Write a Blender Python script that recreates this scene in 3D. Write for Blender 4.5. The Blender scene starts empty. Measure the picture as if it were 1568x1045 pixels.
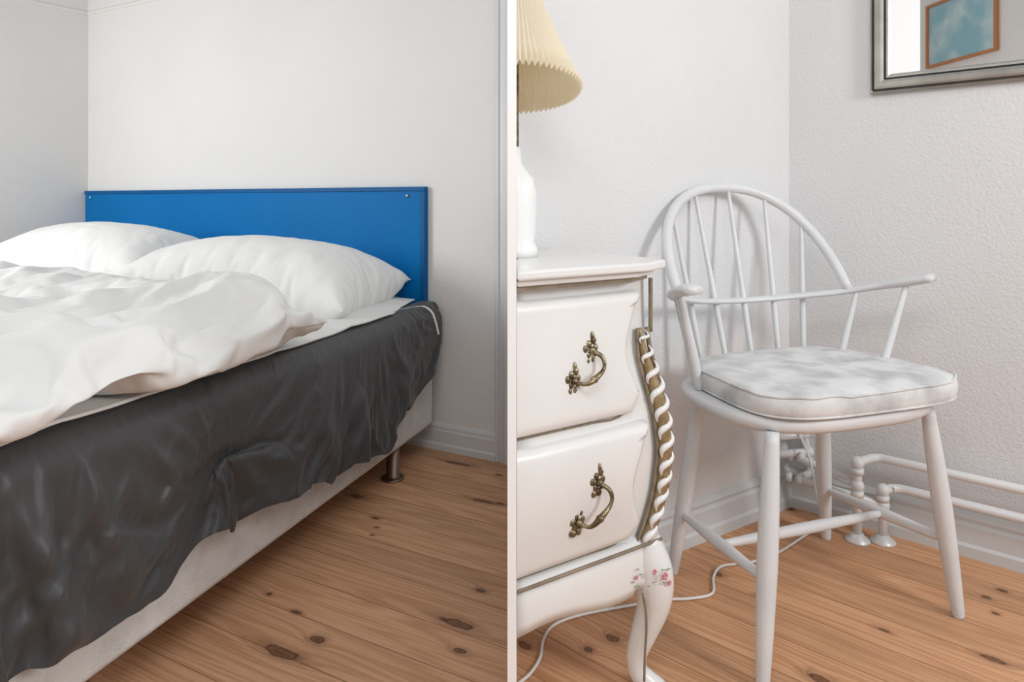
import bpy, math, random, bmesh, time
from mathutils import Vector, noise, Matrix
random.seed(4)
sc = bpy.context.scene
sc.view_settings.view_transform = 'Standard'
sc.view_settings.look = 'None'

# ------------------------------------------------------------ materials
def new_mat(name):
    m = bpy.data.materials.new(name); m.use_nodes = True
    nt = m.node_tree; b = nt.nodes['Principled BSDF']
    return m, nt, b

def mat(name, c1, rough=0.5, c2=None, nscale=5.0, bump=0.0, bscale=50.0, metal=0.0, sheen=0.0, detail=4, lo=.35, hi=.65, spec=.5, stretch=(1,1,1)):
    m, nt, b = new_mat(name)
    N = nt.nodes; L = nt.links
    b.inputs['Roughness'].default_value = rough
    b.inputs['Metallic'].default_value = metal
    b.inputs['Specular IOR Level'].default_value = spec
    if sheen: b.inputs['Sheen Weight'].default_value = sheen
    tc = N.new('ShaderNodeTexCoord'); mp = N.new('ShaderNodeMapping'); mp.inputs['Scale'].default_value = stretch
    L.new(tc.outputs['Object'], mp.inputs['Vector'])
    if c2 is None: c2 = tuple(x*.94 for x in c1)
    n = N.new('ShaderNodeTexNoise'); n.inputs['Scale'].default_value = nscale; n.inputs['Detail'].default_value = detail
    L.new(mp.outputs[0], n.inputs['Vector'])
    r = N.new('ShaderNodeValToRGB'); r.color_ramp.elements[0].position = lo; r.color_ramp.elements[1].position = hi
    r.color_ramp.elements[0].color = (*c1, 1); r.color_ramp.elements[1].color = (*c2, 1)
    L.new(n.outputs['Fac'], r.inputs[0]); L.new(r.outputs[0], b.inputs['Base Color'])
    if bump > 0:
        n2 = N.new('ShaderNodeTexNoise'); n2.inputs['Scale'].default_value = bscale; n2.inputs['Detail'].default_value = 5
        L.new(mp.outputs[0], n2.inputs['Vector'])
        bp = N.new('ShaderNodeBump'); bp.inputs['Strength'].default_value = bump; bp.inputs['Distance'].default_value = .01
        L.new(n2.outputs['Fac'], bp.inputs['Height']); L.new(bp.outputs[0], b.inputs['Normal'])
    return m

M = {}
M['wallL'] = mat('wall_paint_left', (.785,.78,.765), .8, (.755,.75,.735), 1.5, .12, 70, spec=.2)
M['wallR'] = mat('wallpaper_right', (.735,.742,.75), .75, (.71,.717,.725), 2, .27, 120, spec=.25)
M['part'] = mat('partition_paint', (.98,.98,.98), .6, (.98,.98,.98))
M['trim'] = mat('trim_paint', (.70,.71,.72), .4, (.66,.67,.68), 3)
M['trimR'] = mat('trim_paint_right', (.64,.655,.665), .4, (.60,.615,.625), 3)
M['blue'] = mat('blue_panel', (.0,.165,.46), .5, (.0,.15,.42), 2, spec=.12)
M['blued'] = mat('blue_edge', (.0,.10,.29), .5, spec=.2)
M['steel'] = mat('steel', (.55,.53,.50), .3, metal=1)
M['bronze'] = mat('leg_bronze', (.30,.22,.17), .35, metal=1)
M['base'] = mat('boxspring_fabric', (.74,.74,.73), .9, (.60,.60,.60), 18, .5, 250, lo=.45, hi=.8)
M['grey'] = mat('grey_satin_sheet', (.050,.050,.053), .45, (.041,.041,.044), 3, .05, 400, sheen=.12, spec=.45)
M['linen'] = mat('white_linen', (.82,.82,.81), .85, (.79,.79,.78), 4, .08, 150, spec=.15)
M['sheet'] = mat('white_sheet', (.78,.78,.76), .85, (.74,.74,.72), 6, .15, 90, spec=.2)
M['chair'] = mat('chair_white_paint', (.71,.72,.73), .38, (.66,.67,.68), 9, .08, 60)
M['cab'] = mat('cabinet_white_lacquer', (.79,.79,.78), .28, (.76,.76,.75), 3)
M['gold'] = mat('gold_trim', (.38,.285,.15), .45, (.24,.17,.09), 60, metal=.3)
M['goldedge'] = mat('taupe_line', (.28,.225,.16), .5, (.20,.16,.11), 30)
M['brass'] = mat('antique_brass', (.36,.30,.19), .33, (.12,.09,.05), 45, metal=.85, bump=.3, bscale=90)
M['pipe'] = mat('pipe_paint', (.76,.765,.77), .35)
M['cord'] = mat('cord_white', (.80,.79,.76), .5)
M['ceramic'] = mat('lamp_ceramic', (.88,.88,.87), .2)
M['chrome'] = mat('flange_metal', (.75,.75,.74), .3, metal=.3)
M['silver'] = mat('silver_frame', (.50,.49,.45), .38, (.36,.35,.32), 12, metal=.8)
M['darkline'] = mat('dark_groove', (.03,.03,.03), .6)
M['oframe'] = mat('orange_wood_frame', (.50,.21,.07), .5)
M['paint'] = mat('blue_painting', (.28,.50,.58), .7, (.62,.74,.74), 4, lo=.42, hi=.7)
M['cushion'] = mat('floral_cushion', (.70,.70,.70), .7, (.47,.47,.475), 12, .12, 200, lo=.42, hi=.66, detail=3.5, spec=.3, sheen=.2)
M['pink'] = mat('painted_rose', (.60,.14,.18), .4, (.70,.35,.38), 60)
M['leafgreen'] = mat('painted_leaf', (.28,.33,.22), .4, (.36,.38,.30), 60)
m, nt, b = new_mat('cream_shade'); b.inputs['Base Color'].default_value = (.94,.89,.78,1); b.inputs['Roughness'].default_value = .8
tr = nt.nodes.new('ShaderNodeBsdfTranslucent'); tr.inputs['Color'].default_value = (.94,.85,.62,1)
mx = nt.nodes.new('ShaderNodeMixShader'); mx.inputs[0].default_value = .4
nt.links.new(b.outputs[0], mx.inputs[1]); nt.links.new(tr.outputs[0], mx.inputs[2]); nt.links.new(mx.outputs[0], nt.nodes['Material Output'].inputs[0])
M['shade'] = m
m, nt, b = new_mat('mirror_glass'); b.inputs['Base Color'].default_value = (.96,.97,.97,1); b.inputs['Metallic'].default_value = 1; b.inputs['Roughness'].default_value = .01
M['mirror'] = m

def floor_mat(name, ang, w, knots, off=0.0, c=((.68,.395,.235),(.50,.26,.135))):
    m, nt, b = new_mat(name); N = nt.nodes; L = nt.links
    def math_(op, a, bb=None, clamp=False):
        n = N.new('ShaderNodeMath'); n.operation = op; n.use_clamp = clamp
        for i, x in enumerate((a, bb)):
            if x is None: continue
            if isinstance(x, (int, float)): n.inputs[i].default_value = x
            else: L.new(x, n.inputs[i])
        return n.outputs[0]
    tc = N.new('ShaderNodeTexCoord'); mp = N.new('ShaderNodeMapping'); mp.inputs['Rotation'].default_value = (0,0,-ang)
    L.new(tc.outputs['Object'], mp.inputs['Vector'])
    sp = N.new('ShaderNodeSeparateXYZ'); L.new(mp.outputs[0], sp.inputs[0])
    dn = N.new('ShaderNodeTexNoise'); dn.inputs['Scale'].default_value = 30; L.new(mp.outputs[0], dn.inputs['Vector'])
    acc = None
    ca, sa = math.cos(-ang), math.sin(-ang)
    for (X, Y, a, bb) in knots:
        kx = X*ca - Y*sa; ky = X*sa + Y*ca
        dx = math_('DIVIDE', math_('SUBTRACT', sp.outputs[0], kx), a)
        dy = math_('DIVIDE', math_('SUBTRACT', sp.outputs[1], ky), bb)
        r = math_('SQRT', math_('ADD', math_('MULTIPLY', dx, dx), math_('MULTIPLY', dy, dy)))
        acc = r if acc is None else math_('MINIMUM', acc, r)
    near = math_('DIVIDE', 1.0, math_('ADD', math_('MULTIPLY', acc, acc), 1.0))
    yy = math_('ADD', math_('DIVIDE', sp.outputs[1], w), off)
    idx = math_('FLOOR', yy); fr = math_('FRACT', yy)
    wn = N.new('ShaderNodeTexWhiteNoise'); wn.noise_dimensions = '1D'; L.new(idx, wn.inputs['W'])
    cb = N.new('ShaderNodeCombineXYZ')
    L.new(math_('ADD', math_('MULTIPLY', sp.outputs[0], .55), math_('MULTIPLY', idx, 7.31)), cb.inputs[0])
    L.new(math_('ADD', math_('MULTIPLY', sp.outputs[1], 10), math_('MULTIPLY', near, .8)), cb.inputs[1])
    n0 = N.new('ShaderNodeTexNoise'); n0.inputs['Scale'].default_value = 1.3; n0.inputs['Detail'].default_value = 1.5
    L.new(cb.outputs[0], n0.inputs['Vector'])
    rings = math_('SINE', math_('MULTIPLY', n0.outputs[0], 75))
    rings = math_('ADD', math_('MULTIPLY', rings, .5), .5)
    cb2 = N.new('ShaderNodeCombineXYZ')
    L.new(math_('MULTIPLY', sp.outputs[0], 5), cb2.inputs[0]); L.new(math_('MULTIPLY', sp.outputs[1], 190), cb2.inputs[1])
    n2 = N.new('ShaderNodeTexNoise'); n2.inputs['Scale'].default_value = 1; n2.inputs['Detail'].default_value = 3
    L.new(cb2.outputs[0], n2.inputs['Vector'])
    g = math_('ADD', math_('MULTIPLY', rings, .26), math_('MULTIPLY', n2.outputs[0], .74))
    rp = N.new('ShaderNodeValToRGB'); rp.color_ramp.elements[0].position = .26; rp.color_ramp.elements[1].position = .66
    rp.color_ramp.elements[0].color = (*c[1],1); rp.color_ramp.elements[1].color = (*c[0],1)
    L.new(g, rp.inputs[0])
    hs = N.new('ShaderNodeHueSaturation'); L.new(rp.outputs[0], hs.inputs['Color'])
    L.new(math_('ADD', math_('MULTIPLY', wn.outputs[0], .22), .89), hs.inputs['Value'])
    col = hs.outputs[0]
    vm = N.new('ShaderNodeMapping'); vm.inputs['Scale'].default_value = (1.3, 2.9, 1); L.new(mp.outputs[0], vm.inputs['Vector'])
    vo = N.new('ShaderNodeTexVoronoi'); vo.voronoi_dimensions = '2D'; vo.inputs['Scale'].default_value = 1.0; L.new(vm.outputs[0], vo.inputs['Vector'])
    rv = math_('MULTIPLY', vo.outputs['Distance'], 52)
    acc = math_('MINIMUM', acc, rv)
    acc = math_('ADD', acc, math_('MULTIPLY', math_('SUBTRACT', dn.outputs[0], .5), 1.3))
    kr = N.new('ShaderNodeValToRGB')
    e = kr.color_ramp.elements; e[0].position = 0; e[0].color = (.92,.92,.92,1); e[1].position = 1; e[1].color = (0,0,0,1)
    x = e.new(.24); x.color = (.70,.70,.70,1); x = e.new(.33); x.color = (.95,.95,.95,1); x = e.new(.46); x.color = (.32,.32,.32,1)
    L.new(math_('MULTIPLY', acc, .4), kr.inputs[0])
    mk = N.new('ShaderNodeMixRGB'); mk.inputs[2].default_value = (.085,.030,.014,1)
    L.new(kr.outputs[0], mk.inputs[0]); L.new(col, mk.inputs[1])
    gr = math_('LESS_THAN', fr, .020)
    mg = N.new('ShaderNodeMixRGB'); mg.inputs[2].default_value = (.20,.09,.04,1)
    L.new(math_('MULTIPLY', gr, .8), mg.inputs[0]); L.new(mk.outputs[0], mg.inputs[1])
    L.new(mg.outputs[0], b.inputs['Base Color'])
    b.inputs['Roughness'].default_value = .52
    b.inputs['Specular IOR Level'].default_value = .3
    bp = N.new('ShaderNodeBump'); bp.inputs['Strength'].default_value = .08; bp.inputs['Distance'].default_value = .004
    L.new(g, bp.inputs['Height']); L.new(bp.outputs[0], b.inputs['Normal'])
    return m

# ------------------------------------------------------------ helpers
def empty(name, loc=(0,0,0)):
    e = bpy.data.objects.new(name, None); e.empty_display_size = .1; e.location = loc
    sc.collection.objects.link(e); return e

def mobj(name, verts, faces, m, parent=None, smooth=True, bevel=0, bseg=2, subsurf=0):
    me = bpy.data.meshes.new(name); me.from_pydata([tuple(v) for v in verts], [], faces); me.validate(); me.update()
    bm = bmesh.new(); bm.from_mesh(me); bmesh.ops.recalc_face_normals(bm, faces=bm.faces); bm.to_mesh(me); bm.free()
    ms = m if isinstance(m, list) else [m]
    for x in ms: me.materials.append(x)
    o = bpy.data.objects.new(name, me); sc.collection.objects.link(o)
    if smooth:
        for p in me.polygons: p.use_smooth = True
    if bevel:
        md = o.modifiers.new('bevel', 'BEVEL'); md.width = bevel; md.segments = bseg; md.limit_method = 'ANGLE'; md.angle_limit = .6; md.harden_normals = True
    if subsurf:
        md = o.modifiers.new('sub', 'SUBSURF'); md.levels = subsurf; md.render_levels = subsurf
    if parent: o.parent = parent
    return o

def prism(name, poly, ext, m, parent=None, bevel=0, smooth=False, bseg=2):
    n = len(poly); poly = [Vector(p) for p in poly]; ext = Vector(ext)
    v = poly + [p+ext for p in poly]
    f = [list(range(n))[::-1], list(range(n, 2*n))] + [[i, (i+1) % n, n+(i+1) % n, n+i] for i in range(n)]
    return mobj(name, v, f, m, parent, smooth=bool(bevel) or smooth, bevel=bevel, bseg=bseg)

def catmull(P, n):
    P = [Vector(p) for p in P]; out = []
    Q = [2*P[0]-P[1]] + P + [2*P[-1]-P[-2]]
    for i in range(1, len(Q)-2):
        for k in range(n):
            t = k/n; a, b, c, d = Q[i-1:i+3]
            out.append(.5*((2*b)+(c-a)*t+(2*a-5*b+4*c-d)*t*t+(3*b-a-3*c+d)*t**3))
    out.append(P[-1]); return out

def tube(name, pts, rad, m, parent=None, seg=14, n=6, flat=None, up=None):
    if not isinstance(rad, (list, tuple)): rad = [rad]*len(pts)
    P = catmull(pts, n) if n > 1 and len(pts) > 2 else [Vector(p) for p in pts]
    if n > 1 and len(pts) > 2:
        R = [v.x for v in catmull([(r, 0, 0) for r in rad], n)]
    else: R = list(rad)
    verts = []; faces = []
    T = [(P[min(i+1, len(P)-1)]-P[max(i-1, 0)]).normalized() for i in range(len(P))]
    nrm = T[0].orthogonal().normalized()
    for i, p in enumerate(P):
        t = T[i]
        if up is not None:
            side = Vector(up).cross(t).normalized(); a = side; b = t.cross(side).normalized()
        else:
            nrm = (nrm - t*nrm.dot(t)).normalized(); a = nrm; b = t.cross(nrm)
        fw, ft = flat if flat else (1, 1)
        for k in range(seg):
            th = 2*math.pi*k/seg
            verts.append(p + a*math.cos(th)*R[i]*fw + b*math.sin(th)*R[i]*ft)
    for i in range(len(P)-1):
        for k in range(seg):
            faces.append([i*seg+k, i*seg+(k+1) % seg, (i+1)*seg+(k+1) % seg, (i+1)*seg+k])
    faces.append(list(range(seg))[::-1]); faces.append([(len(P)-1)*seg+k for k in range(seg)])
    return mobj(name, verts, faces, m, parent)

def ellip(name, c, r, m, parent=None, rot=None, seg=14, rings=8):
    v = []; f = []; R = rot or Matrix.Identity(3); c = Vector(c)
    for i in range(rings+1):
        ph = math.pi*i/rings
        for k in range(seg):
            th = 2*math.pi*k/seg
            v.append(c + R @ Vector((r[0]*math.sin(ph)*math.cos(th), r[1]*math.sin(ph)*math.sin(th), r[2]*math.cos(ph))))
    for i in range(rings):
        for k in range(seg):
            f.append([i*seg+k, i*seg+(k+1) % seg, (i+1)*seg+(k+1) % seg, (i+1)*seg+k])
    return mobj(name, v, f, m, parent)

def join(objs, name, parent=None):
    bm = bmesh.new(); mats = []
    dg = bpy.context.evaluated_depsgraph_get()
    for o in objs:
        e = o.evaluated_get(dg); me = e.to_mesh()
        idx = []
        for mm in o.data.materials:
            if mm not in mats: mats.append(mm)
            idx.append(mats.index(mm))
        nf = len(bm.faces); bm.from_mesh(me); bm.faces.ensure_lookup_table()
        for f in bm.faces[nf:]: f.material_index = idx[f.material_index] if f.material_index < len(idx) else 0
        e.to_mesh_clear()
    me = bpy.data.meshes.new(name); bm.to_mesh(me); bm.free()
    for mm in mats: me.materials.append(mm)
    for o in objs: bpy.data.objects.remove(o)
    o = bpy.data.objects.new(name, me); sc.collection.objects.link(o)
    if parent: o.parent = parent
    return o

def wall(name, p1, p2, z0, z1, out, m):
    p1 = Vector((*p1, z0)); p2 = Vector((*p2, z0)); o = Vector((*out, 0))
    return prism(name, [p1, p2, p2+o, p1+o], (0, 0, z1-z0), m)

def mould(name, p1, p2, nrm, prof, m, parent=None):
    p1 = Vector((*p1, 0)); p2 = Vector((*p2, 0)); nn = Vector((*nrm, 0)).normalized()
    poly = [p1 + nn*o + Vector((0, 0, z)) for o, z in prof]
    return prism(name, poly, p2-p1, m, parent)

# ------------------------------------------------------------ camera
cam = bpy.data.cameras.new('camera'); co = bpy.data.objects.new('camera', cam); sc.collection.objects.link(co)
cam.sensor_width = 36; cam.lens = 36*1050/1568; cam.shift_y = -(522.5-310)/1568
co.location = (0, 0, 1.0); co.rotation_euler = (math.pi/2, 0, 0); cam.clip_start = .02
sc.camera = co

# ------------------------------------------------------------ frames of reference for the bed
WL = Vector((-.8839, .4677)); NL = Vector((-.4677, -.8839))
H0 = Vector((-.3131, 2.74, 0)); D = Vector((.3006, .9537, 0)); W = Vector((-.8839, .4677, 0))
SIDE = Vector((.9537, -.3006, 0))
def B(p, q, z): return H0 - D*p + W*q + Vector((0, 0, z))
BW = 2.22; BL = 2.05
def n3(x, y, z=0): return noise.noise(Vector((x, y, z)))
def ridge(x, y, z=0): return (1-min(1, abs(n3(x, y, z))*2.2))**2

# ============================================================ CLOTH: simulated first, while the scene is almost empty
colA = bpy.data.collections.new('colA'); colB = bpy.data.collections.new('colB')
def collider(o, col, fr=60, th=.006):
    md = o.modifiers.new('col', 'COLLISION'); o.collision.thickness_outer = th; o.collision.cloth_friction = fr; o.collision.damping = .5
    col.objects.link(o)
cols = []
mt_c = prism('tmp_mattress', [B(-.005, -.35, .412), B(BL+.3, -.35, .412), B(BL+.3, BW+.3, .412), B(-.005, BW+.3, .412)], (0, 0, .192), M['grey'])
collider(mt_c, colA); cols.append(mt_c)
ms_c = prism('tmp_side', [B(-.05, -.020, .40), B(BL+.1, -.020, .40), B(BL+.1, .4, .40), B(-.05, .4, .40)], (0, 0, .186), M['grey'], bevel=.045, bseg=4)
bs_c = prism('tmp_base', [B(-.05, 0, .05), B(BL+.1, 0, .05), B(BL+.1, .4, .05), B(-.05, .4, .05)], (0, 0, .38), M['grey'])
for o in (ms_c, bs_c): collider(o, colB, 10, .004); cols.append(o)

def cloth(o, mass, tens, bend, vol=None, press=0, pf=1, grav=1, shrink=0, coll=None, pin=None, q=6, air=1.5):
    md = o.modifiers.new('cloth', 'CLOTH'); s = md.settings
    s.quality = q; s.mass = mass; s.tension_stiffness = tens; s.compression_stiffness = tens*.6; s.shear_stiffness = tens*.4
    s.bending_stiffness = bend; s.air_damping = air; s.tension_damping = 8; s.compression_damping = 8; s.bending_damping = .5
    s.effector_weights.gravity = grav
    if press or vol:
        s.use_pressure = True; s.uniform_pressure_force = press; s.pressure_factor = pf
        if vol: s.use_pressure_volume = True; s.target_volume = vol
    s.shrink_min = shrink; s.shrink_max = shrink
    md.collision_settings.use_collision = coll is not None
    if coll: md.collision_settings.collection = coll
    md.collision_settings.distance_min = .004; md.collision_settings.collision_quality = 2
    md.collision_settings.use_self_collision = False
    if pin: s.vertex_group_mass = pin
    md.point_cache.frame_start = 1; md.point_cache.frame_end = 80
    return md

def shell(name, fn, nx, ny):
    idx = {}; v = []; f = []
    for side in (1, -1):
        for i in range(nx+1):
            for j in range(ny+1):
                border = i in (0, nx) or j in (0, ny)
                key = (i, j, 0 if border else side)
                if key not in idx:
                    idx[key] = len(v); v.append(fn(2*i/nx-1, 2*j/ny-1, 0 if border else side))
    for side in (1, -1):
        for i in range(nx):
            for j in range(ny):
                q = []
                for (a, b) in ((i, j), (i+1, j), (i+1, j+1), (i, j+1)):
                    border = a in (0, nx) or b in (0, ny)
                    q.append(idx[(a, b, 0 if border else side)])
                f.append(q if side > 0 else q[::-1])
    o = mobj(name, v, f, M['linen']); return o, idx

def pillow(name, p, q, z, hp, hq, T, tilt, yaw, vol, seed):
    ca, sa = math.cos(tilt), math.sin(tilt)
    R = Matrix.Rotation(yaw, 3, 'Z')
    ux = R @ Vector((-.9537, .3006, 0)); uy = (R @ D)*ca + Vector((0, 0, sa)); uz = uy.cross(ux)
    if uz.z < 0: uz = -uz
    c = B(p, q, z)
    def fn(x, y, s):
        th = T*((1-x*x)*(1-y*y))**.5*s
        return c + ux*(x*hq) + uy*(y*hp) + uz*(th + .016*n3(x*3+seed, y*3, s*3) + .009*n3(x*9+seed, y*9, s*3))
    o, _ = shell(name, fn, 76, 48)
    cloth(o, .02, 40, .005, vol=vol, pf=120, grav=.0, q=7, air=3, shrink=-.06)
    return o
soft = []
soft.append(pillow('pillow', .385, .655, .662, .30, .545, .035, .07, .04, .0215, 2))
soft.append(pillow('pillow', .40, 1.66, .690, .32, .55, .045, .12, -.02, .040, 7))
soft.append(pillow('pillow', .70, 1.80, .668, .25, .42, .038, .04, .20, .022, 13))

def dfn(x, y, s):
    pp = .88 + (y+1)/2*1.25; qq = -.095 + (x+1)/2*2.24
    pp += (.05*n3(qq*2, 1.7)+.03*math.sin(qq*5)) * (1 if y < 0 else 0)*(-y)
    th = .048*((1-x**6)*(1-y**6))**.5*s
    lump = .055*math.exp(-((pp-1.05)/.16)**2)*(.6+.4*math.sin(qq*4+1))
    return B(pp, qq, .670 + th + max(0, lump)*(1 if s > 0 else .2) + .030*n3(pp*3, qq*3, 5) + .020*n3(pp*8, qq*7, s))
NX, NY = 134, 82
duvet, didx = shell('duvet', dfn, NX, NY)
vg = duvet.vertex_groups.new(name='pin')
for (i, j, s_), vi in didx.items():
    if j == NY or i == NX: vg.add([vi], 1.0, 'REPLACE')
    elif i == 0: vg.add([vi], .6, 'REPLACE')
    elif j == 0: vg.add([vi], .06, 'REPLACE')
cloth(duvet, .02, 30, .006, vol=.225, pf=140, grav=.13, shrink=-.12, coll=colA, q=6, air=3, pin='pin')
soft.append(duvet)

hemY = [(2.76,.40),(2.74,.361),(2.60,.307),(2.40,.235),(2.288,.172),(2.20,.19),(2.094,.215),(2.009,.200),(1.92,.225),(1.831,.233),(1.74,.229),(1.637,.189),(1.554,.215),(1.48,.232),(1.35,.196),(1.242,.225),(1.171,.242),(1.108,.251),(.9,.24),(.7,.24)]
hem = [((2.74-y)*1.0485, z+.022) for y, z in hemY]
def hemz(p):
    if p <= hem[0][0]: return hem[0][1]
    for (a, za), (b, zb) in zip(hem, hem[1:]):
        if a <= p <= b:
            t = (p-a)/(b-a); t = t*t*(3-2*t); return za+(zb-za)*t
    return hem[-1][1]
def sfold(x): return .5+.5*math.sin(x)
NP, NT = 360, 46
v = []; f = []
for i in range(NP+1):
    p = -.014 + (BL+.034)*i/NP; hz = hemz(p)
    for j in range(NT+1):
        t = j/NT
        if j <= 3:
            q = .06 - .018*j; z = .602 + .002*n3(p*8, j*.2)
        else:
            tt = (j-3)/(NT-3)
            z = .602 + (hz-.602)*tt
            off = -.006 + .042*math.sin(min(1, tt/.13)*math.pi/2)
            ph = 2*math.pi*(6.6*p + .95*n3(p*1.7, 3.3) + tt*(1.0*n3(p*1.4, tt*1.1, 8) + .2))
            env = max(.12, .42 + 1.5*n3(p*1.9, tt*.8, 12) + .3*tt)
            g = min(1, tt*3.2)*(.4+.6*tt)
            off += .036*env*sfold(ph)**1.6*g
            ph2 = 2*math.pi*(10.5*p - 2.0*tt + 1.2*n3(p*2.6, tt*1.8, 2))
            off += .015*max(0, .35+1.8*n3(p*2.3+7, tt*1.6, 5))*sfold(ph2)**2*min(1, tt*5)
            off += .012*n3(p*3.0, tt*2.0, 20)*g + .007*n3(p*16, tt*7, 30)*min(1, tt*5)
            off = off*min(1, p/.3+.45)
            off = max(off, .008 if tt > .10 else -.006)
            q = -off
        v.append(B(p, q, z))
for i in range(NP):
    for j in range(NT):
        a = i*(NT+1)+j; f.append([a, a+1, a+NT+2, a+NT+1])
skirt = mobj('grey_bed_skirt', v, f, M['grey'])
vg = skirt.vertex_groups.new(name='pin'); vg.add([i*(NT+1)+j for i in range(NP+1) for j in range(4)], 1.0, 'REPLACE')
vg.add([j for j in range(NT+1)], 1.0, 'REPLACE')
cloth(skirt, .02, 25, .012, shrink=-.045, pin='pin', coll=colB, q=6, air=2)
soft.append(skirt)

for fr_ in range(1, 27):
    sc.frame_set(fr_)
dg = bpy.context.evaluated_depsgraph_get()
for o in soft:
    e = o.evaluated_get(dg); me = bpy.data.meshes.new_from_object(e, depsgraph=dg)
    o.modifiers.clear(); old = o.data; o.data = me; bpy.data.meshes.remove(old)
    for pl in me.polygons: pl.use_smooth = True
    if o is skirt:
        for vv in me.vertices:      # keep the hanging cloth just outside the bed base
            d = (vv.co - H0).dot(SIDE)
            need = .012 if vv.co.z < .44 else (.030 if vv.co.z < .54 else -9)
            if d < need: vv.co += SIDE*(need-d)
    else:
        amp = .004 if o is duvet else .0028
        for vv in me.vertices:      # fine crease lines pressed in the linen
            c = vv.co
            w_ = Vector((c.x+.08*n3(c.x*4, c.y*4), c.y+.08*n3(c.x*4, c.y*4, 9), c.z))
            vv.co += vv.normal*(amp*(ridge(w_.x*9, w_.y*5, w_.z*6)-.35) + amp*.8*(ridge(w_.x*6+3, w_.y*14, 7)-.35))
    md = o.modifiers.new('smooth', 'SMOOTH'); md.factor = .5; md.iterations = 1
    md = o.modifiers.new('sub', 'SUBSURF'); md.levels = 1 if o is skirt else 2; md.render_levels = md.levels
for o in cols: bpy.data.objects.remove(o)
bpy.data.collections.remove(colA); bpy.data.collections.remove(colB)
sc.frame_set(1)

# ------------------------------------------------------------ room shell
CL = (-2.418, 3.912)
backend = (-.0073, 2.6359)
lw_dir = Vector((-.5635, -.8262))
LW2 = (CL[0]+lw_dir.x*4.2, CL[1]+lw_dir.y*4.2)
H = 2.7
wall('wall_back', CL, backend, 0, H, (0, .1), M['wallL'])
wall('wall_left', CL, LW2, 0, H, (-.083, .056), M['wallL'])
CR = Vector((.922, 2.283)); eL = Vector((.8340, .5523)); eR = Vector((.7482, -.6636))
LWs = Vector((.0073, 1.6776))
wall('wall_lamp_side', LWs, CR, 0, H, (0, .12), M['wallR'])
CR2 = CR + eR*2.6
wall('wall_right', CR, CR2, 0, H, (.066, .075), M['wallR'])
prism('wall_partition', [(-.0073, 1.1, 0), (.0073, 1.1, 0), (.0073, 2.75, 0), (-.0073, 2.75, 0)], (0, 0, H), M['part'])
wall('wall_rear', (-5.1, -1.0), (-.9, -1.0), 0, 3.0, (0, -.1), M['wallL'])

knL = [(-.513,1.522,.050,.014), (-.443,1.567,.018,.012), (-.079,1.765,.013,.008), (-.130,1.628,.045,.013), (-.115,1.528,.016,.008), (-.531,2.333,.025,.011), (-.416,2.108,.008,.006), (-.42,2.06,.006,.005), (-.096,2.293,.04,.010), (-.21,2.625,.05,.010), (-.62,1.75,.008,.006)]
knR = [(.169,1.533,.010,.010), (.229,1.574,.015,.012), (1.200,1.7355,.010,.007), (1.262,1.765,.012,.007), (1.176,1.667,.008,.006), (.645,1.438,.024,.012), (.906,2.234,.013,.008), (.554,1.842,.014,.010), (1.051,1.5,.024,.010), (.03,1.545,.018,.010), (.97,1.35,.024,.011)]
fl = floor_mat('pine_boards_left', math.atan2(-.4677, .8839), .125, knL, .2)
frm = floor_mat('pine_boards_right', math.atan2(-.6636, .7482), .118, knR, .55, ((.64,.355,.20),(.46,.23,.112)))
prism('floor', [(-5.2, -1.2, -.08), (0, -1.2, -.08), (0, 4.3, -.08), (-5.2, 4.3, -.08)], (0, 0, .08), fl)
prism('floor.001', [(0, -1.2, -.08), (3.6, -1.2, -.08), (3.6, 4.3, -.08), (0, 4.3, -.08)], (0, 0, .08), frm)

basep = [(0, 0), (.022, 0), (.022, .022), (.016, .03), (.016, .075), (.012, .083), (.012, .092), (.006, .103), (0, .105)]
bpR = [(0, 0), (.026, 0), (.026, .03), (.02, .038), (.018, .085), (.012, .095), (.014, .105), (.006, .12), (0, .122)]
casx = Vector((-.056, 2.6617))
mould('baseboard_back', CL, casx, NL, basep, M['trim'])
mould('baseboard_left', CL, LW2, (.8262, -.5635), basep, M['trim'])
mould('baseboard_lamp_side', LWs, CR, (.5523, -.834), bpR, M['trimR'])
mould('baseboard_right', CR, CR2, (-.6636, -.7482), bpR, M['trimR'])
mould('trim_1', CL, casx, NL, [(0, 2.066), (.005, 2.068), (.009, 2.08), (.003, 2.088), (0, 2.092)], M['wallL'])
mould('trim_2', CL, LW2, (.8262, -.5635), [(0, 2.066), (.005, 2.068), (.009, 2.08), (.003, 2.088), (0, 2.092)], M['wallL'])
def at_wall(x, off):
    t = (x-CL[0])/(.8839); y = CL[1]-.4677*t
    return Vector((x, y, 0)) + Vector((NL.x, NL.y, 0))*off
prof = [(-.056, 0), (-.060, .012), (-.056, .016), (-.046, .016), (-.043, .010), (-.040, .010), (-.037, .018), (-.024, .022), (-.018, .026), (-.0075+.012, .026)]
poly = []
for x, o in prof:
    p = at_wall(x, o)
    if p.x > -.0075: p.x = -.0075
    poly.append(p)
poly.append(Vector((-.0075, 2.636, 0)))
prism('trim_3', poly, (0, 0, H), M['trim'])

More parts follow.
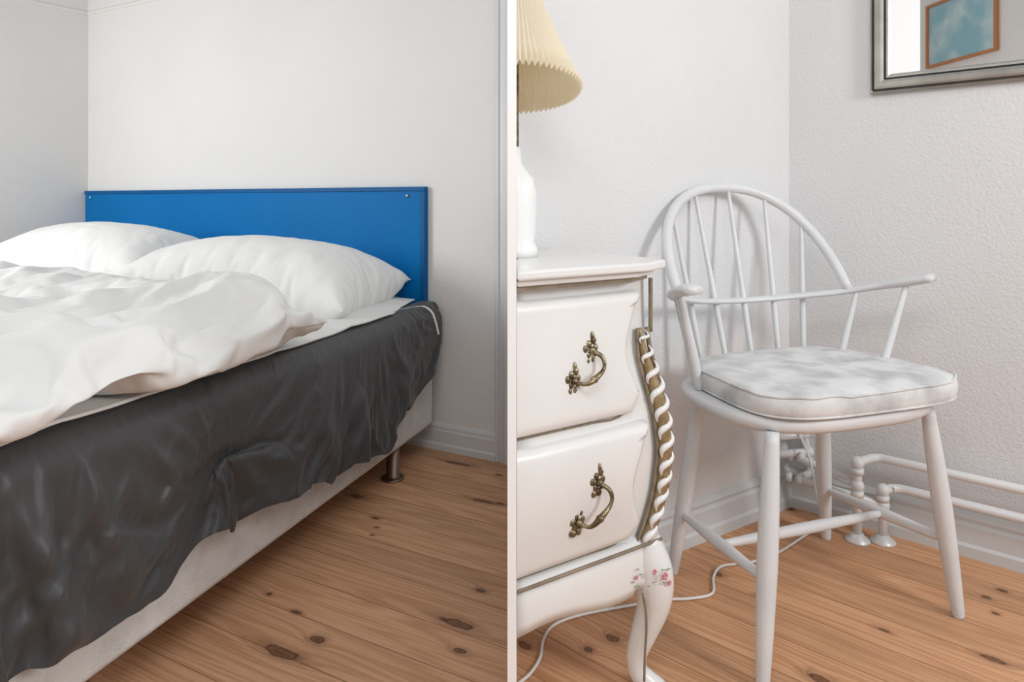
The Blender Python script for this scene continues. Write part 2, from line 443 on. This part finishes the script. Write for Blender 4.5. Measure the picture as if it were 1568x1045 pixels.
# ------------------------------------------------------------ bed
bed = empty('bed', (-.9, 2.2, 0))
bpy.context.view_layer.update()
def child(o, par=bed):
    o.parent = par; o.matrix_parent_inverse = par.matrix_world.inverted(); return o
child(prism('bed_base', [B(.0, 0, .113), B(BL, 0, .113), B(BL, BW, .113), B(0, BW, .113)], (0, 0, .297), M['base'], bevel=.018))
child(prism('mattress', [B(-.005, -.014, .412), B(BL, -.014, .412), B(BL, BW, .412), B(-.005, BW, .412)], (0, 0, .172), M['grey'], bevel=.055, bseg=6))
child(skirt)
for i, (p, q) in enumerate([(.29, .035), (1.85, .05), (.29, 2.1), (1.85, 2.1)]):
    c = B(p, q, 0)
    child(tube('bed_leg_%d' % (i+1), [c+Vector((0,0,.0)), c+Vector((0,0,.006)), c+Vector((0,0,.0065)), c+Vector((0,0,.012)), c+Vector((0,0,.0125)), c+Vector((0,0,.116))], [.042,.042,.034,.026,.024,.024], M['bronze'], n=1, seg=24))
hb = empty('headboard', (-1.3, 3.3, .8)); bpy.context.view_layer.update()
def HBp(q, off, z):
    base = Vector((-.3458, 2.815, 0)) + W*q + Vector((NL.x, NL.y, 0))*off
    base.z = z; return base
z0, z1 = .50, 1.062
child(prism('panel', [HBp(0, .002, z0), HBp(2.335, .002, z0), HBp(2.335, .022, z0), HBp(0, .022, z0)], (0, 0, z1-z0), M['blue'], bevel=.003), hb)
child(prism('top_band', [HBp(-.002, .002, z1-.016), HBp(2.335, .002, z1-.016), HBp(2.335, .027, z1-.016), HBp(-.002, .027, z1-.016)], (0, 0, .018), M['blued'], bevel=.002), hb)
child(prism('side_band', [HBp(-.003, .002, z0), HBp(.018, .002, z0), HBp(.018, .027, z0), HBp(-.003, .027, z0)], (0, 0, z1-.016-z0), M['blued'], bevel=.002), hb)
for q in (.085, 2.28):
    child(ellip('screw', HBp(q, .024, z1-.035), (.008,.008,.008), M['steel']), hb)

NP, NQ = 120, 60
v = []; f = []
for i in range(NP+1):
    p = .012 + (BL-.02)*i/NP
    inset = .004 + .085*max(0, 1-p/.34)**.8
    for j in range(NQ+1):
        t = j/NQ
        q = -.002+inset + (BW-.02+.002-inset)*t**1.5
        z = .610 + .004*n3(p*9, q*7) + .006*ridge(p*3+q*2, q*5-p*2, 2)
        v.append(B(p, q, z))
for i in range(NP):
    for j in range(NQ):
        a = i*(NQ+1)+j; f.append([a, a+1, a+NQ+2, a+NQ+1])
o = mobj('fitted_sheet', v, f, M['sheet']); md = o.modifiers.new('s', 'SOLIDIFY'); md.thickness = .006; md.offset = -1; child(o)
v = []; f = []
for i in range(14):
    t = i/13
    for k, w in enumerate((0, .016)):
        if t < .45: pt = B(.34-.16*t/.45*1.0-w, .03-.055*t/.45, .613)
        else:
            s = (t-.45)/.55; pt = B(.18-.09*s-w, -.034-.030*math.sin(min(1, s*2)*math.pi/2), .613-.12*s**1.5)
        v.append(pt)
for i in range(13): f.append([2*i, 2*i+1, 2*i+3, 2*i+2])
child(mobj('sheet_hem', v, f, M['linen']))

# ------------------------------------------------------------ nightstand (local a along front, b depth back, z)
ns = empty('nightstand', (.25, 1.6, 0)); bpy.context.view_layer.update()
P0 = Vector((.0085, 1.231, 0)); ea = Vector((.8386, .5449, 0)); eb = Vector((-.5449, .8386, 0))
def NSp(a, b, z):
    p = P0 + ea*a + eb*b + Vector((0, 0, z))
    if p.x < .0085 or a < 1e-4:
        p = p + ea*((.0085-p.x)/ea.x)
    return p
def side_w(z):
    pts = [(.27,.325),(.31,.335),(.36,.350),(.42,.362),(.50,.367),(.57,.362),(.64,.347),(.70,.331),(.75,.325),(.87,.326)]
    for (a, x), (b, y) in zip(pts, pts[1:]):
        if a <= z <= b:
            t = (z-a)/(b-a); return x+(y-x)*t
    return pts[0][1] if z < .27 else pts[-1][1]
def bul(z): return .030*math.exp(-((z-.50)/.17)**2) - .004
v = []; f = []; nz = 50; na = 14
for i in range(nz+1):
    z = .285 + (.862-.285)*i/nz
    wR = side_w(z); bf = -bul(z)
    row = [NSp(wR*k/na, bf + (.012*(k/na)**6), z) for k in range(na+1)]
    row += [NSp(wR-.004, .03, z), NSp(wR-.01, .33, z), NSp(0, .33, z)]
    v += row
m_ = na+4
for i in range(nz):
    for k in range(m_):
        f.append([i*m_+k, i*m_+(k+1) % m_, (i+1)*m_+(k+1) % m_, (i+1)*m_+k])
f.append(list(range(m_))[::-1]); f.append([nz*m_+k for k in range(m_)])
child(mobj('body', v, f, M['cab']), ns)
def slab(name, z0, z1, ov, m, bev):
    aR = .345+ov
    pl = []; n = 8
    pl.append(NSp(0, -.028-ov, z0)); pl.append(NSp(aR-.085, -.028-ov, z0))
    for k in range(n+1):
        th = -math.pi/2 + math.pi/2*k/n
        pl.append(NSp(aR-.03+.03*math.cos(th), -.012-ov+.045+.035*math.sin(th), z0))
    pl.append(NSp(aR, .345, z0)); pl.append(NSp(0, .345, z0))
    return child(prism(name, pl, (0, 0, z1-z0), m, bevel=bev, bseg=3), ns)
slab('top', .864, .882, .022, M['cab'], .006)
slab('top_moulding', .852, .8645, .006, M['cab'], .004)
slab('top_gold_line', .843, .853, -.004, M['goldedge'], .001)
def drawer(name, zb, zt):
    h = zt-zb; mid = (zb+zt)/2
    right = []; K = 28
    for k in range(K+1):
        t = k/K; z = zb + h*t
        a = .262 + .016*math.cos(2*math.pi*t*1.0) + (.012 if t > .93 else 0) - (.028*(1-t/.12) if t < .12 else 0)
        right.append((a, z))
    v = []; f = []
    layers = [(0.0, 0.0), (.010, 0.0), (.017, .006), (.0195, .016)]
    nA = 16
    for li, (o, ins) in enumerate(layers):
        for k, (a, z) in enumerate(right):
            zz = z + (ins if z < mid else -ins)*(abs(z-mid)/(h/2))
            for j in range(nA+1):
                aa = (a-ins)*j/nA
                v.append(NSp(max(.0, aa), -bul(zz)-o-.0015*math.sin(math.pi*(zz-zb)/h)*4*(li > 1), zz))
    st = (K+1)*(nA+1); top = 3*st
    for k in range(K):
        for j in range(nA):
            a = top+k*(nA+1)+j; f.append([a, a+1, a+nA+2, a+nA+1])
    for li in range(3):
        b0, b1 = li*st, (li+1)*st
        for k in range(K):
            a = k*(nA+1)+nA; c = (k+1)*(nA+1)+nA
            f.append([b0+a, b0+c, b1+c, b1+a])
        for j in range(nA):
            f.append([b0+j, b0+j+1, b1+j+1, b1+j]); q = K*(nA+1)+j
            f.append([b0+q, b0+q+1, b1+q+1, b1+q])
    child(mobj(name, v, f, M['cab']), ns)
    pts = [NSp(max(0, aa), -bul(zb-.006)-.0015, zb-.006) for aa in (0, .08, .16, .225)]
    pts += [NSp(a+.006, -bul(z)-.0015, z) for a, z in right[3::3]]
    child(tube(name+'_line', pts, .0022, M['goldedge'], n=3, seg=8), ns)
drawer('drawer_1', .588, .822)
drawer('drawer_2', .335, .565)
def handle(name, pa, pb):
    parts = []
    for (a, z), s in ((pa, 1), (pb, .95)):
        off = -bul(z)-.024
        for k in range(7):
            th = 2*math.pi*k/7+.3; rr = .013*s*(1.15 if k % 2 else .8)
            parts.append(ellip('x', NSp(a+rr*math.cos(th), off, z+rr*1.25*math.sin(th)), (.0065, .0045, .0075), M['brass'], seg=8, rings=5))
        parts.append(ellip('x', NSp(a, off-.004, z), (.007,.008,.007), M['brass'], seg=10, rings=6))
        parts.append(ellip('x', NSp(a+.004, off, z+.024*s), (.0045,.003,.011), M['brass'], seg=8, rings=5))
        parts.append(ellip('x', NSp(a-.012, off, z-.02*s), (.008,.003,.007), M['brass'], seg=8, rings=5))
    (a1, z1), (a2, z2) = pa, pb
    o1 = -bul(z1)-.032; o2 = -bul(z2)-.032
    path = [NSp(a1, o1+.004, z1), NSp(a1+.012, o1-.012, z1-.012), NSp(a1+.010, o1-.018, z1-.032), NSp((a1+a2)/2+.006, (o1+o2)/2-.02, (z1+z2)/2-.022), NSp(a2+.010, o2-.014, z2-.004), NSp(a2, o2+.004, z2)]
    parts.append(tube('x', path, [.004,.0045,.0035,.006,.0035,.004], M['brass'], n=6, seg=10))
    parts.append(ellip('x', path[3], (.008,.007,.007), M['brass'], seg=10, rings=6))
    child(join(parts, name), ns)
handle('handle_1', (.150, .722), (.104, .672))
handle('handle_2', (.147, .482), (.104, .417))
stz = [.745,.70,.66,.62,.58,.54,.50,.46,.42,.38,.34,.305]
def stile(z): return side_w(z) - .030 - .012*math.exp(-((z-.30)/.03)**2)
path = [NSp(stile(z)+.020, -bul(z)-.004, z) for z in stz]
child(tube('stile_gold_edge_outer', path, .005, M['goldedge'], n=4, seg=8), ns)
path = [NSp(stile(z)-.018+.012*max(0, (z-.68)/.06), -bul(z)-.003, z) for z in stz]
child(tube('stile_gold_edge_inner', path, .004, M['goldedge'], n=4, seg=8), ns)
path = [NSp(stile(z)+.002, -bul(z)-.002, z) for z in stz]
child(tube('stile_gold_bed', path, [.004,.009,.013,.016,.017,.017,.017,.017,.016,.015,.014,.011], M['gold'], n=4, seg=10), ns)
parts = []
for i in range(12):
    z = .728-.036*i; s = .5+.5*min(1, i/3)
    c = NSp(stile(z)+.001, -bul(z)-.0155, z)
    pts = []
    for k in range(8):
        t = k/7-.5
        pts.append(c + ea*(t*.020*s + .009*math.sin(t*6.28)) + Vector((0,0,t*.056*s - .004*math.sin(t*6.28))) + eb*(-.005*math.cos(t*math.pi)+.006))
    parts.append(tube('x', pts, [.001,.0035*s,.006*s,.0075*s,.0075*s,.006*s,.0035*s,.001], M['cab'], n=3, seg=10))
child(join(parts, 'stile_rope_carving'), ns)
child(tube('upper_gold_line', [NSp(.326, -.004, z) for z in (.845,.80,.76,.735)], .0045, M['goldedge'], n=2, seg=8), ns)
v = []; f = []; nA = 40
for i in range(nA+1):
    a = .345*i/nA
    zb = .231 + .010*math.sin(a/.345*math.pi*2+.6)
    if a > .26: zb = .236 - .03*((a-.26)/.085)
    for (o, z) in ((-.012, .325), (-.022, .312), (-.026, .290), (-.030, zb+.02), (-.026, zb), (.02, zb), (.02, .325)):
        v.append(NSp(a, o+ .010*(i/nA)**5, z))
for i in range(nA):
    for k in range(7): f.append([i*7+k, i*7+(k+1) % 7, (i+1)*7+(k+1) % 7, (i+1)*7+k])
f.append(list(range(7))); f.append([nA*7+k for k in range(7)][::-1])
child(mobj('apron', v, f, M['cab']), ns)
child(tube('apron_gold_line', [NSp(a, -.026, .317) for a in (0,.1,.2,.3,.335)], .0035, M['goldedge'], n=2, seg=8), ns)
child(prism('under_rail', [NSp(0, .02, .22), NSp(.32, .02, .22), NSp(.32, .33, .22), NSp(0, .33, .22)], (0,0,.068), M['cab']), ns)
def cab_leg(name, a, b, sa, sb, k=1):
    ctrl = [(.315,0,.030),(.285,.004,.037),(.25,.010,.041),(.21,.013,.038),(.17,.010,.032),(.12,-.002,.026),(.075,-.012,.021),(.04,-.010,.020),(.018,.004,.023),(.004,.016,.025),(0,.016,.019)]
    pts = [NSp(a+sa*o, b+sb*o, z) for z, o, r in ctrl]
    child(tube(name, pts, [r*k for z, o, r in ctrl], M['cab'], n=5, seg=18), ns)
cab_leg('leg_front', .315, .0, 1, -1)
cab_leg('leg_rear', .365, .315, .5, .1, .75)
cab_leg('leg_rear_inner', .268, .325, 0, 0, .62)
child(tube('leg_gold_line', [NSp(.315+o, -.030, z) for z, o in ((.225,-.036),(.19,-.028),(.15,-.026),(.10,-.030),(.05,-.032))], .0025, M['goldedge'], n=4, seg=8), ns)
parts = []
for (a0, zz0, s_) in ((.312,.262,1.0),(.292,.272,.7),(.325,.245,.65),(.262,.262,.5)):
    o_ = -.031 if a0 < .28 else -.047-.012*math.exp(-((a0-.318)/.02)**2)
    for k in range(5):
        th = 2*math.pi*k/5
        parts.append(ellip('x', NSp(a0+.005*s_*math.cos(th), o_, zz0+.005*s_*math.sin(th)), (.0034*s_, .002, .0034*s_), M['pink'], seg=8, rings=4))
for k in range(12):
    a0 = .292+random.uniform(-.045,.04); zz0 = .258+random.uniform(-.018,.022)
    o_ = -.031 if a0 < .275 else -.045-.012*math.exp(-((a0-.318)/.02)**2)
    parts.append(ellip('x', NSp(a0, o_, zz0), (.0040, .0015, .0014), M['leafgreen'], seg=8, rings=4))
child(join(parts, 'painted_flowers'), ns)

# ------------------------------------------------------------ table lamp (half-round, standing against the partition)
lamp = empty('table_lamp', (.03, 1.49, .882)); bpy.context.view_layer.update()
def revolve_half(name, prof, m, cx=.0088, cy=1.49, seg=60, pleat=0, close=True, solid=0, tilt=0):
    v = []; f = []
    for i, (r, z) in enumerate(prof):
        for k in range(seg+1):
            th = -math.pi/2 + math.pi*k/seg
            rr = r*(1+pleat*(1 if k % 2 else -1))
            v.append((cx+max(0, rr*math.cos(th)), cy+rr*math.sin(th), z - tilt*rr*math.sin(th)+ (.005*(1 if k % 2 else -1) if pleat and i == 0 else 0)))
    n = seg+1
    for i in range(len(prof)-1):
        for k in range(seg): f.append([i*n+k, i*n+k+1, (i+1)*n+k+1, (i+1)*n+k])
        if close: f.append([i*n, (i+1)*n, (i+1)*n+seg, i*n+seg])
    if close: f.append(list(range(n))); f.append([(len(prof)-1)*n+k for k in range(n)])
    o = mobj(name, v, f, m, smooth=not pleat)
    if solid:
        md = o.modifiers.new('s', 'SOLIDIFY'); md.thickness = solid
    return child(o, lamp)
revolve_half('shade', [(.143, 1.245), (.12, 1.29), (.095, 1.345), (.07, 1.40), (.052, 1.445), (.045, 1.50)], M['shade'], seg=72, pleat=.022, close=False, solid=.0012, tilt=.22)
revolve_half('base', [(.046,.882),(.047,.90),(.040,.915),(.042,.93),(.044,.98),(.044,1.02),(.038,1.05),(.022,1.07),(.012,1.085),(.010,1.12)], M['ceramic'], seg=32)
revolve_half('stem', [(.006,1.12),(.006,1.47)], M['brass'], seg=12)

# ------------------------------------------------------------ windsor chair
ch = empty('windsor_armchair', (.74, 1.737, 0)); bpy.context.view_layer.update()
C = Vector((.740, 1.737, 0)); Ws = Vector((.944, .33, 0)); Fr = Vector((.33, -.944, 0))
def Cp(s, r, z): return C + Ws*s + Fr*r + Vector((0, 0, z))
def sup(th, n):
    c, s = math.cos(th), math.sin(th)
    return math.copysign(abs(c)**(2/n), c), math.copysign(abs(s)**(2/n), s)
def ringed(name, rings, cs, cr, hs, hr, n, m, taper=0, seg=96, nz=None):
    v = []; f = []
    for (k, z) in rings:
        for i in range(seg):
            x, y = sup(2*math.pi*i/seg, n)
            wf = 1 + taper*y
            dz = nz(x*k, y*k, z) if nz else 0
            v.append(Cp(cs+x*hs*k*wf, cr+y*hr*k, z+dz))
    for j in range(len(rings)-1):
        for i in range(seg): f.append([j*seg+i, j*seg+(i+1) % seg, (j+1)*seg+(i+1) % seg, (j+1)*seg+i])
    f.append(list(range(seg))[::-1]); f.append([(len(rings)-1)*seg+i for i in range(seg)])
    return child(mobj(name, v, f, m), ch)
ringed('seat', [(.90,.494),(.955,.496),(.985,.504),(1.0,.514),(.995,.524),(.975,.529),(.9,.530)], -.012, -.005, .288, .232, 2.9, M['chair'], taper=.05)
def cz(x, y, z):
    top = max(0, (z-.545)/.035)
    return top*(.005*n3(x*1.6, y*1.6, 1) + .005*n3(x*5, y*5, 2)-.001)
ringed('seat_cushion', [(.90,.531),(.965,.532),(.990,.538),(1.0,.550),(1.002,.562),(.993,.574),(.975,.581),(.94,.586),(.85,.590),(.7,.593),(.5,.594),(.25,.593),(.02,.592)], .020, .015, .292, .222, 3.8, M['cushion'], taper=.06, nz=cz)
for zz_, nm in ((.580, 'piping_top'), (.536, 'piping_bottom')):
    pp = []
    for i in range(97):
        x, y = sup(2*math.pi*i/96, 3.8)
        pp.append(Cp(.020+x*.292*.985*(1+.06*y), .015+y*.222*.985, zz_ + (cz(x, y, .580) if zz_ > .56 else 0)))
    child(tube(nm, pp, .003, M['cushion'], n=1, seg=8), ch)
def leg(name, top, foot):
    t = Vector(top); b = Vector(foot)
    pts = [b.lerp(t, k) for k in (0, .06, .2, .45, .6, .8, 1)]
    child(tube(name, pts, [.0135,.015,.018,.0215,.0215,.019,.015], M['chair'], n=4, seg=18), ch)
    return lambda z: b.lerp(t, (z-b.z)/(t.z-b.z))
FL = leg('leg_front_left', Cp(-.25,.18,.503), Cp(-.3206,.235,0))
FRr = leg('leg_front_right', Cp(.22,.165,.503), Cp(.2906,.190,0))
BLg = leg('leg_back_left', Cp(-.20,-.15,.503), Cp(-.2528,-.207,0))
BRg = leg('leg_back_right', Cp(.215,-.17,.503), Cp(.2828,-.221,0))
def stretch(name, a, b):
    child(tube(name, [a, a.lerp(b,.25), a.lerp(b,.5), a.lerp(b,.75), b], [.009,.0125,.0145,.0125,.009], M['chair'], n=4, seg=14), ch)
a, b = BLg(.165), FL(.205); stretch('stretcher_left', a, b)
c, d = BRg(.155), FRr(.185); stretch('stretcher_right', c, d)
stretch('stretcher_cross', a.lerp(b,.52), c.lerp(d,.52))
rail = [(-.365,.055,.800),(-.352,.0,.792),(-.325,-.08,.772),(-.27,-.155,.748),(-.15,-.225,.726),(0,-.248,.718),(.15,-.228,.724),(.26,-.155,.742),(.318,-.075,.765),(.345,-.005,.784),(.368,.060,.802)]
child(tube('arm_bow', [Cp(*p) for p in rail], [.026,.029,.021,.019,.018,.018,.018,.019,.021,.027,.024], M['chair'], n=6, seg=16, flat=(1.0,.48), up=(0,0,1)), ch)
def hoop(th):
    s = .278*math.copysign(abs(math.cos(th))**.88, math.cos(th)); z = .752 + .292*abs(math.sin(th))**.82
    return Cp(s-.002, -.130-.198*(z-.752)/.292, z), s
hp_ = [hoop(math.pi*k/24)[0] for k in range(25)]
child(tube('back_hoop', hp_, [.0125]+[.0145]*23+[.0125], M['chair'], n=3, seg=16), ch)
def hoop_at(s):
    best = min(range(1, 400), key=lambda k: abs(hoop(math.pi*k/400)[1]-s)); return hoop(math.pi*best/400)[0]
def spindle(name, a, b, r=.0075):
    child(tube(name, [a, a.lerp(b,.3), a.lerp(b,.6), b], [r*.9, r*1.15, r, r*.75], M['chair'], n=4, seg=12), ch)
for i, (sb_, st_) in enumerate(zip((-.155,-.075,.01,.10,.185), (-.205,-.105,.015,.135,.228))):
    spindle('spindle_%d' % (i+1), Cp(sb_, -.205, .528), hoop_at(st_))
spindle('arm_post_left', Cp(-.262,-.07,.528), Cp(-.338,-.045,.785), .0125)
spindle('arm_spindle_left', Cp(-.225,-.13,.528), Cp(-.30,-.12,.762), .0085)
spindle('arm_spindle_right', Cp(.225,-.12,.528), Cp(.292,-.115,.757), .0085)
spindle('arm_post_right', Cp(.245,.0,.528), Cp(.347,.0,.787), .0095)

# ------------------------------------------------------------ pipes
pp = empty('heating_pipes', (1.0, 2.1, 0)); bpy.context.view_layer.update()
nR = Vector((-.6636, -.7482, 0))
def RW(t, off, z): return Vector((CR.x+eR.x*t, CR.y+eR.y*t, z)) + nR*off
def LWp(t, off, z): return Vector((CR.x-eL.x*t, CR.y-eL.y*t, z)) + Vector((.5523, -.834, 0))*off
def bend(pts, r=.025, k=5):
    out = [Vector(pts[0])]
    for a, b, c in zip(pts, pts[1:], pts[2:]):
        a, b, c = Vector(a), Vector(b), Vector(c)
        u = (a-b).normalized(); w = (c-b).normalized()
        s, e = b+u*r, b+w*r
        for i in range(k+1):
            t = i/k; out.append((1-t)**2*s+2*t*(1-t)*b+t*t*e)
    out.append(Vector(pts[-1])); return out
def pipe(name, pts, r=.0125): child(tube(name, bend(pts), r, M['pipe'], n=1, seg=16), pp)
F1 = Vector((1.021, 2.027, 0)); F2 = Vector((1.092, 2.019, 0))
ta = (F1.xy-CR).dot(eR); oa = (F1.xy-CR).dot(nR.xy); tb = (F2.xy-CR).dot(eR); ob = (F2.xy-CR).dot(nR.xy)
pipe('riser_1', [F1, RW(ta, oa, .232), RW(ta+.03, .045, .232), RW(2.3, .045, .232)])
pipe('riser_2', [F2, RW(tb, ob, .155), RW(tb+.03, .045, .155), RW(2.3, .045, .155)])
pipe('return_upper', [LWp(.10, .03, .245), LWp(-.0, .055, .245), LWp(-.01, .06, .185), RW(.05, .06, .178), RW(ta-.005, oa-.004, .165)], .0125)
pipe('return_lower', [LWp(.10, .03, .19), LWp(-.0, .07, .19), LWp(-.01, .075, .12), RW(.05, .075, .115), RW(tb-.005, ob+.004, .11)], .0125)
for i, (F, zs) in enumerate(((F1, (.165,.232)), (F2, (.11,.155)))):
    child(tube('flange_%d' % (i+1), [F, F+Vector((0,0,.006)), F+Vector((0,0,.012)), F+Vector((0,0,.022))], [.036,.034,.022,.016], M['chrome'], n=1, seg=24), pp)
    for z in zs:
        child(tube('collar', [F+Vector((0,0,z-.034)), F+Vector((0,0,z-.018))], [.018,.018], M['pipe'], n=1, seg=16), pp)
        child(ellip('joint', F+Vector((0,0,z-.002)), (.019,.019,.019), M['pipe']), pp)
for p_ in (LWp(.0,.055,.245), LWp(0,.07,.19)):
    child(ellip('elbow', p_, (.019,.019,.019), M['pipe']), pp)
for t_ in (.030, .062):
    for zz_, of_ in ((.181, .060), (.117, .075)):
        c_ = RW(t_, of_, zz_); child(tube('union', [c_-Vector((eR.x,eR.y,0))*.008, c_+Vector((eR.x,eR.y,0))*.008], [.018,.018], M['pipe'], n=1, seg=6), pp)
tube('power_cord', [(.925,2.225,.262),(.932,2.15,.20),(.945,2.13,.10),(.956,2.12,.012),(.90,2.07,.005),(.752,1.944,.005),(.66,1.895,.005),(.575,1.875,.005),(.535,1.82,.005),(.510,1.745,.005),(.45,1.722,.005),(.386,1.716,.005),(.286,1.690,.005),(.17,1.655,.005),(.10,1.615,.005),(.072,1.56,.005),(.062,1.50,.005),(.04,1.45,.005),(.012,1.415,.005)], .0035, M['cord'], n=8, seg=8)

# ------------------------------------------------------------ mirror
mi = empty('wall_mirror', (1.3, 1.98, 1.6)); bpy.context.view_layer.update()
t0 = .1671*1.507; mw = .62; zb, zt = 1.332, 2.15
profM = [(0,.0),(0,.016),(.004,.020),(.008,.017),(.012,.021),(.018,.023),(.030,.024),(.038,.020),(.041,.015),(.044,.018),(.050,.018),(.054,.010),(.056,.006)]
v = []; f = []
cor = [(0,0,1,1),(1,0,-1,1),(1,1,-1,-1),(0,1,1,-1)]
for (cx, cz_, sx, sz) in cor:
    for (ins, off) in profM:
        v.append(RW(t0+cx*mw+sx*ins, .003+off, (zb if cz_ == 0 else zt)+sz*ins))
n = len(profM)
for c_ in range(4):
    for k in range(n-1):
        a = c_*n+k; b = ((c_+1) % 4)*n+k; f.append([a, b, b+1, a+1])
child(mobj('frame', v, f, M['silver'], smooth=False), mi)
for ins, off in ((.010,.0205),(.0415,.0180)):
    q_ = [RW(t0+cx*mw+sx*ins, .003+off, (zb if cz_ == 0 else zt)+sz*ins) for cx, cz_, sx, sz in cor]
    child(tube('frame_dark_line', q_+[q_[0]], .0022, M['darkline'], n=1, seg=6), mi)
i_ = .054
child(mobj('glass', [RW(t0+i_, .008, zb+i_), RW(t0+mw-i_, .008, zb+i_), RW(t0+mw-i_, .008, zt-i_), RW(t0+i_, .008, zt-i_)], [[0,1,2,3]], M['mirror'], smooth=False), mi)
child(prism('backing', [RW(t0+.004, .001, zb+.004), RW(t0+mw-.004, .001, zb+.004), RW(t0+mw-.004, .001, zt-.004), RW(t0+.004, .001, zt-.004)], nR*.005, M['darkline']), mi)

# ------------------------------------------------------------ picture on the rear wall
pic = empty('framed_picture', (-2.2, -.99, 2.4)); bpy.context.view_layer.update()
x0, x1, y0 = -2.61, -1.84, -.998
pz0, pz1 = 2.20, 2.76
def bx(name, a, b, c, d, e, g, m): return child(prism(name, [(a, c, e), (b, c, e), (b, d, e), (a, d, e)], (0, 0, g-e), m), pic)
bx('frame_bottom', x0, x1, y0, y0+.03, pz0, pz0+.022, M['oframe']); bx('frame_top', x0, x1, y0, y0+.03, pz1-.022, pz1, M['oframe'])
bx('frame_left', x0, x0+.022, y0, y0+.03, pz0+.022, pz1-.022, M['oframe']); bx('frame_right', x1-.022, x1, y0, y0+.03, pz0+.022, pz1-.022, M['oframe'])
bx('canvas', x0+.022, x1-.022, y0, y0+.012, pz0+.022, pz1-.022, M['paint'])

# ------------------------------------------------------------ light
w = bpy.data.worlds.new('world'); sc.world = w; w.use_nodes = True
w.node_tree.nodes['Background'].inputs[0].default_value = (.96,.98,1,1); w.node_tree.nodes['Background'].inputs[1].default_value = .48
def area(name, loc, tgt, sx, sy, e, col=(1,1,1)):
    l = bpy.data.lights.new(name, 'AREA'); l.shape = 'RECTANGLE'; l.size = sx; l.size_y = sy; l.energy = e; l.color = col
    o = bpy.data.objects.new(name, l); sc.collection.objects.link(o); o.location = loc
    o.rotation_euler = (Vector(tgt)-Vector(loc)).to_track_quat('-Z', 'Y').to_euler(); return o
area('window_light_left', (-3.3, 1.7, 1.55), (-.4, 2.3, .6), .9, 1.0, 40)
area('window_light_right', (2.3, -.1, 1.9), (.6, 2.0, .8), .5, .7, 34)
area('front_fill', (0, -.4, 2.3), (0, 1.1, .9), 1.4, .6, 18)  # added fill light, no ceiling lamp here; whitens the partition end from the front
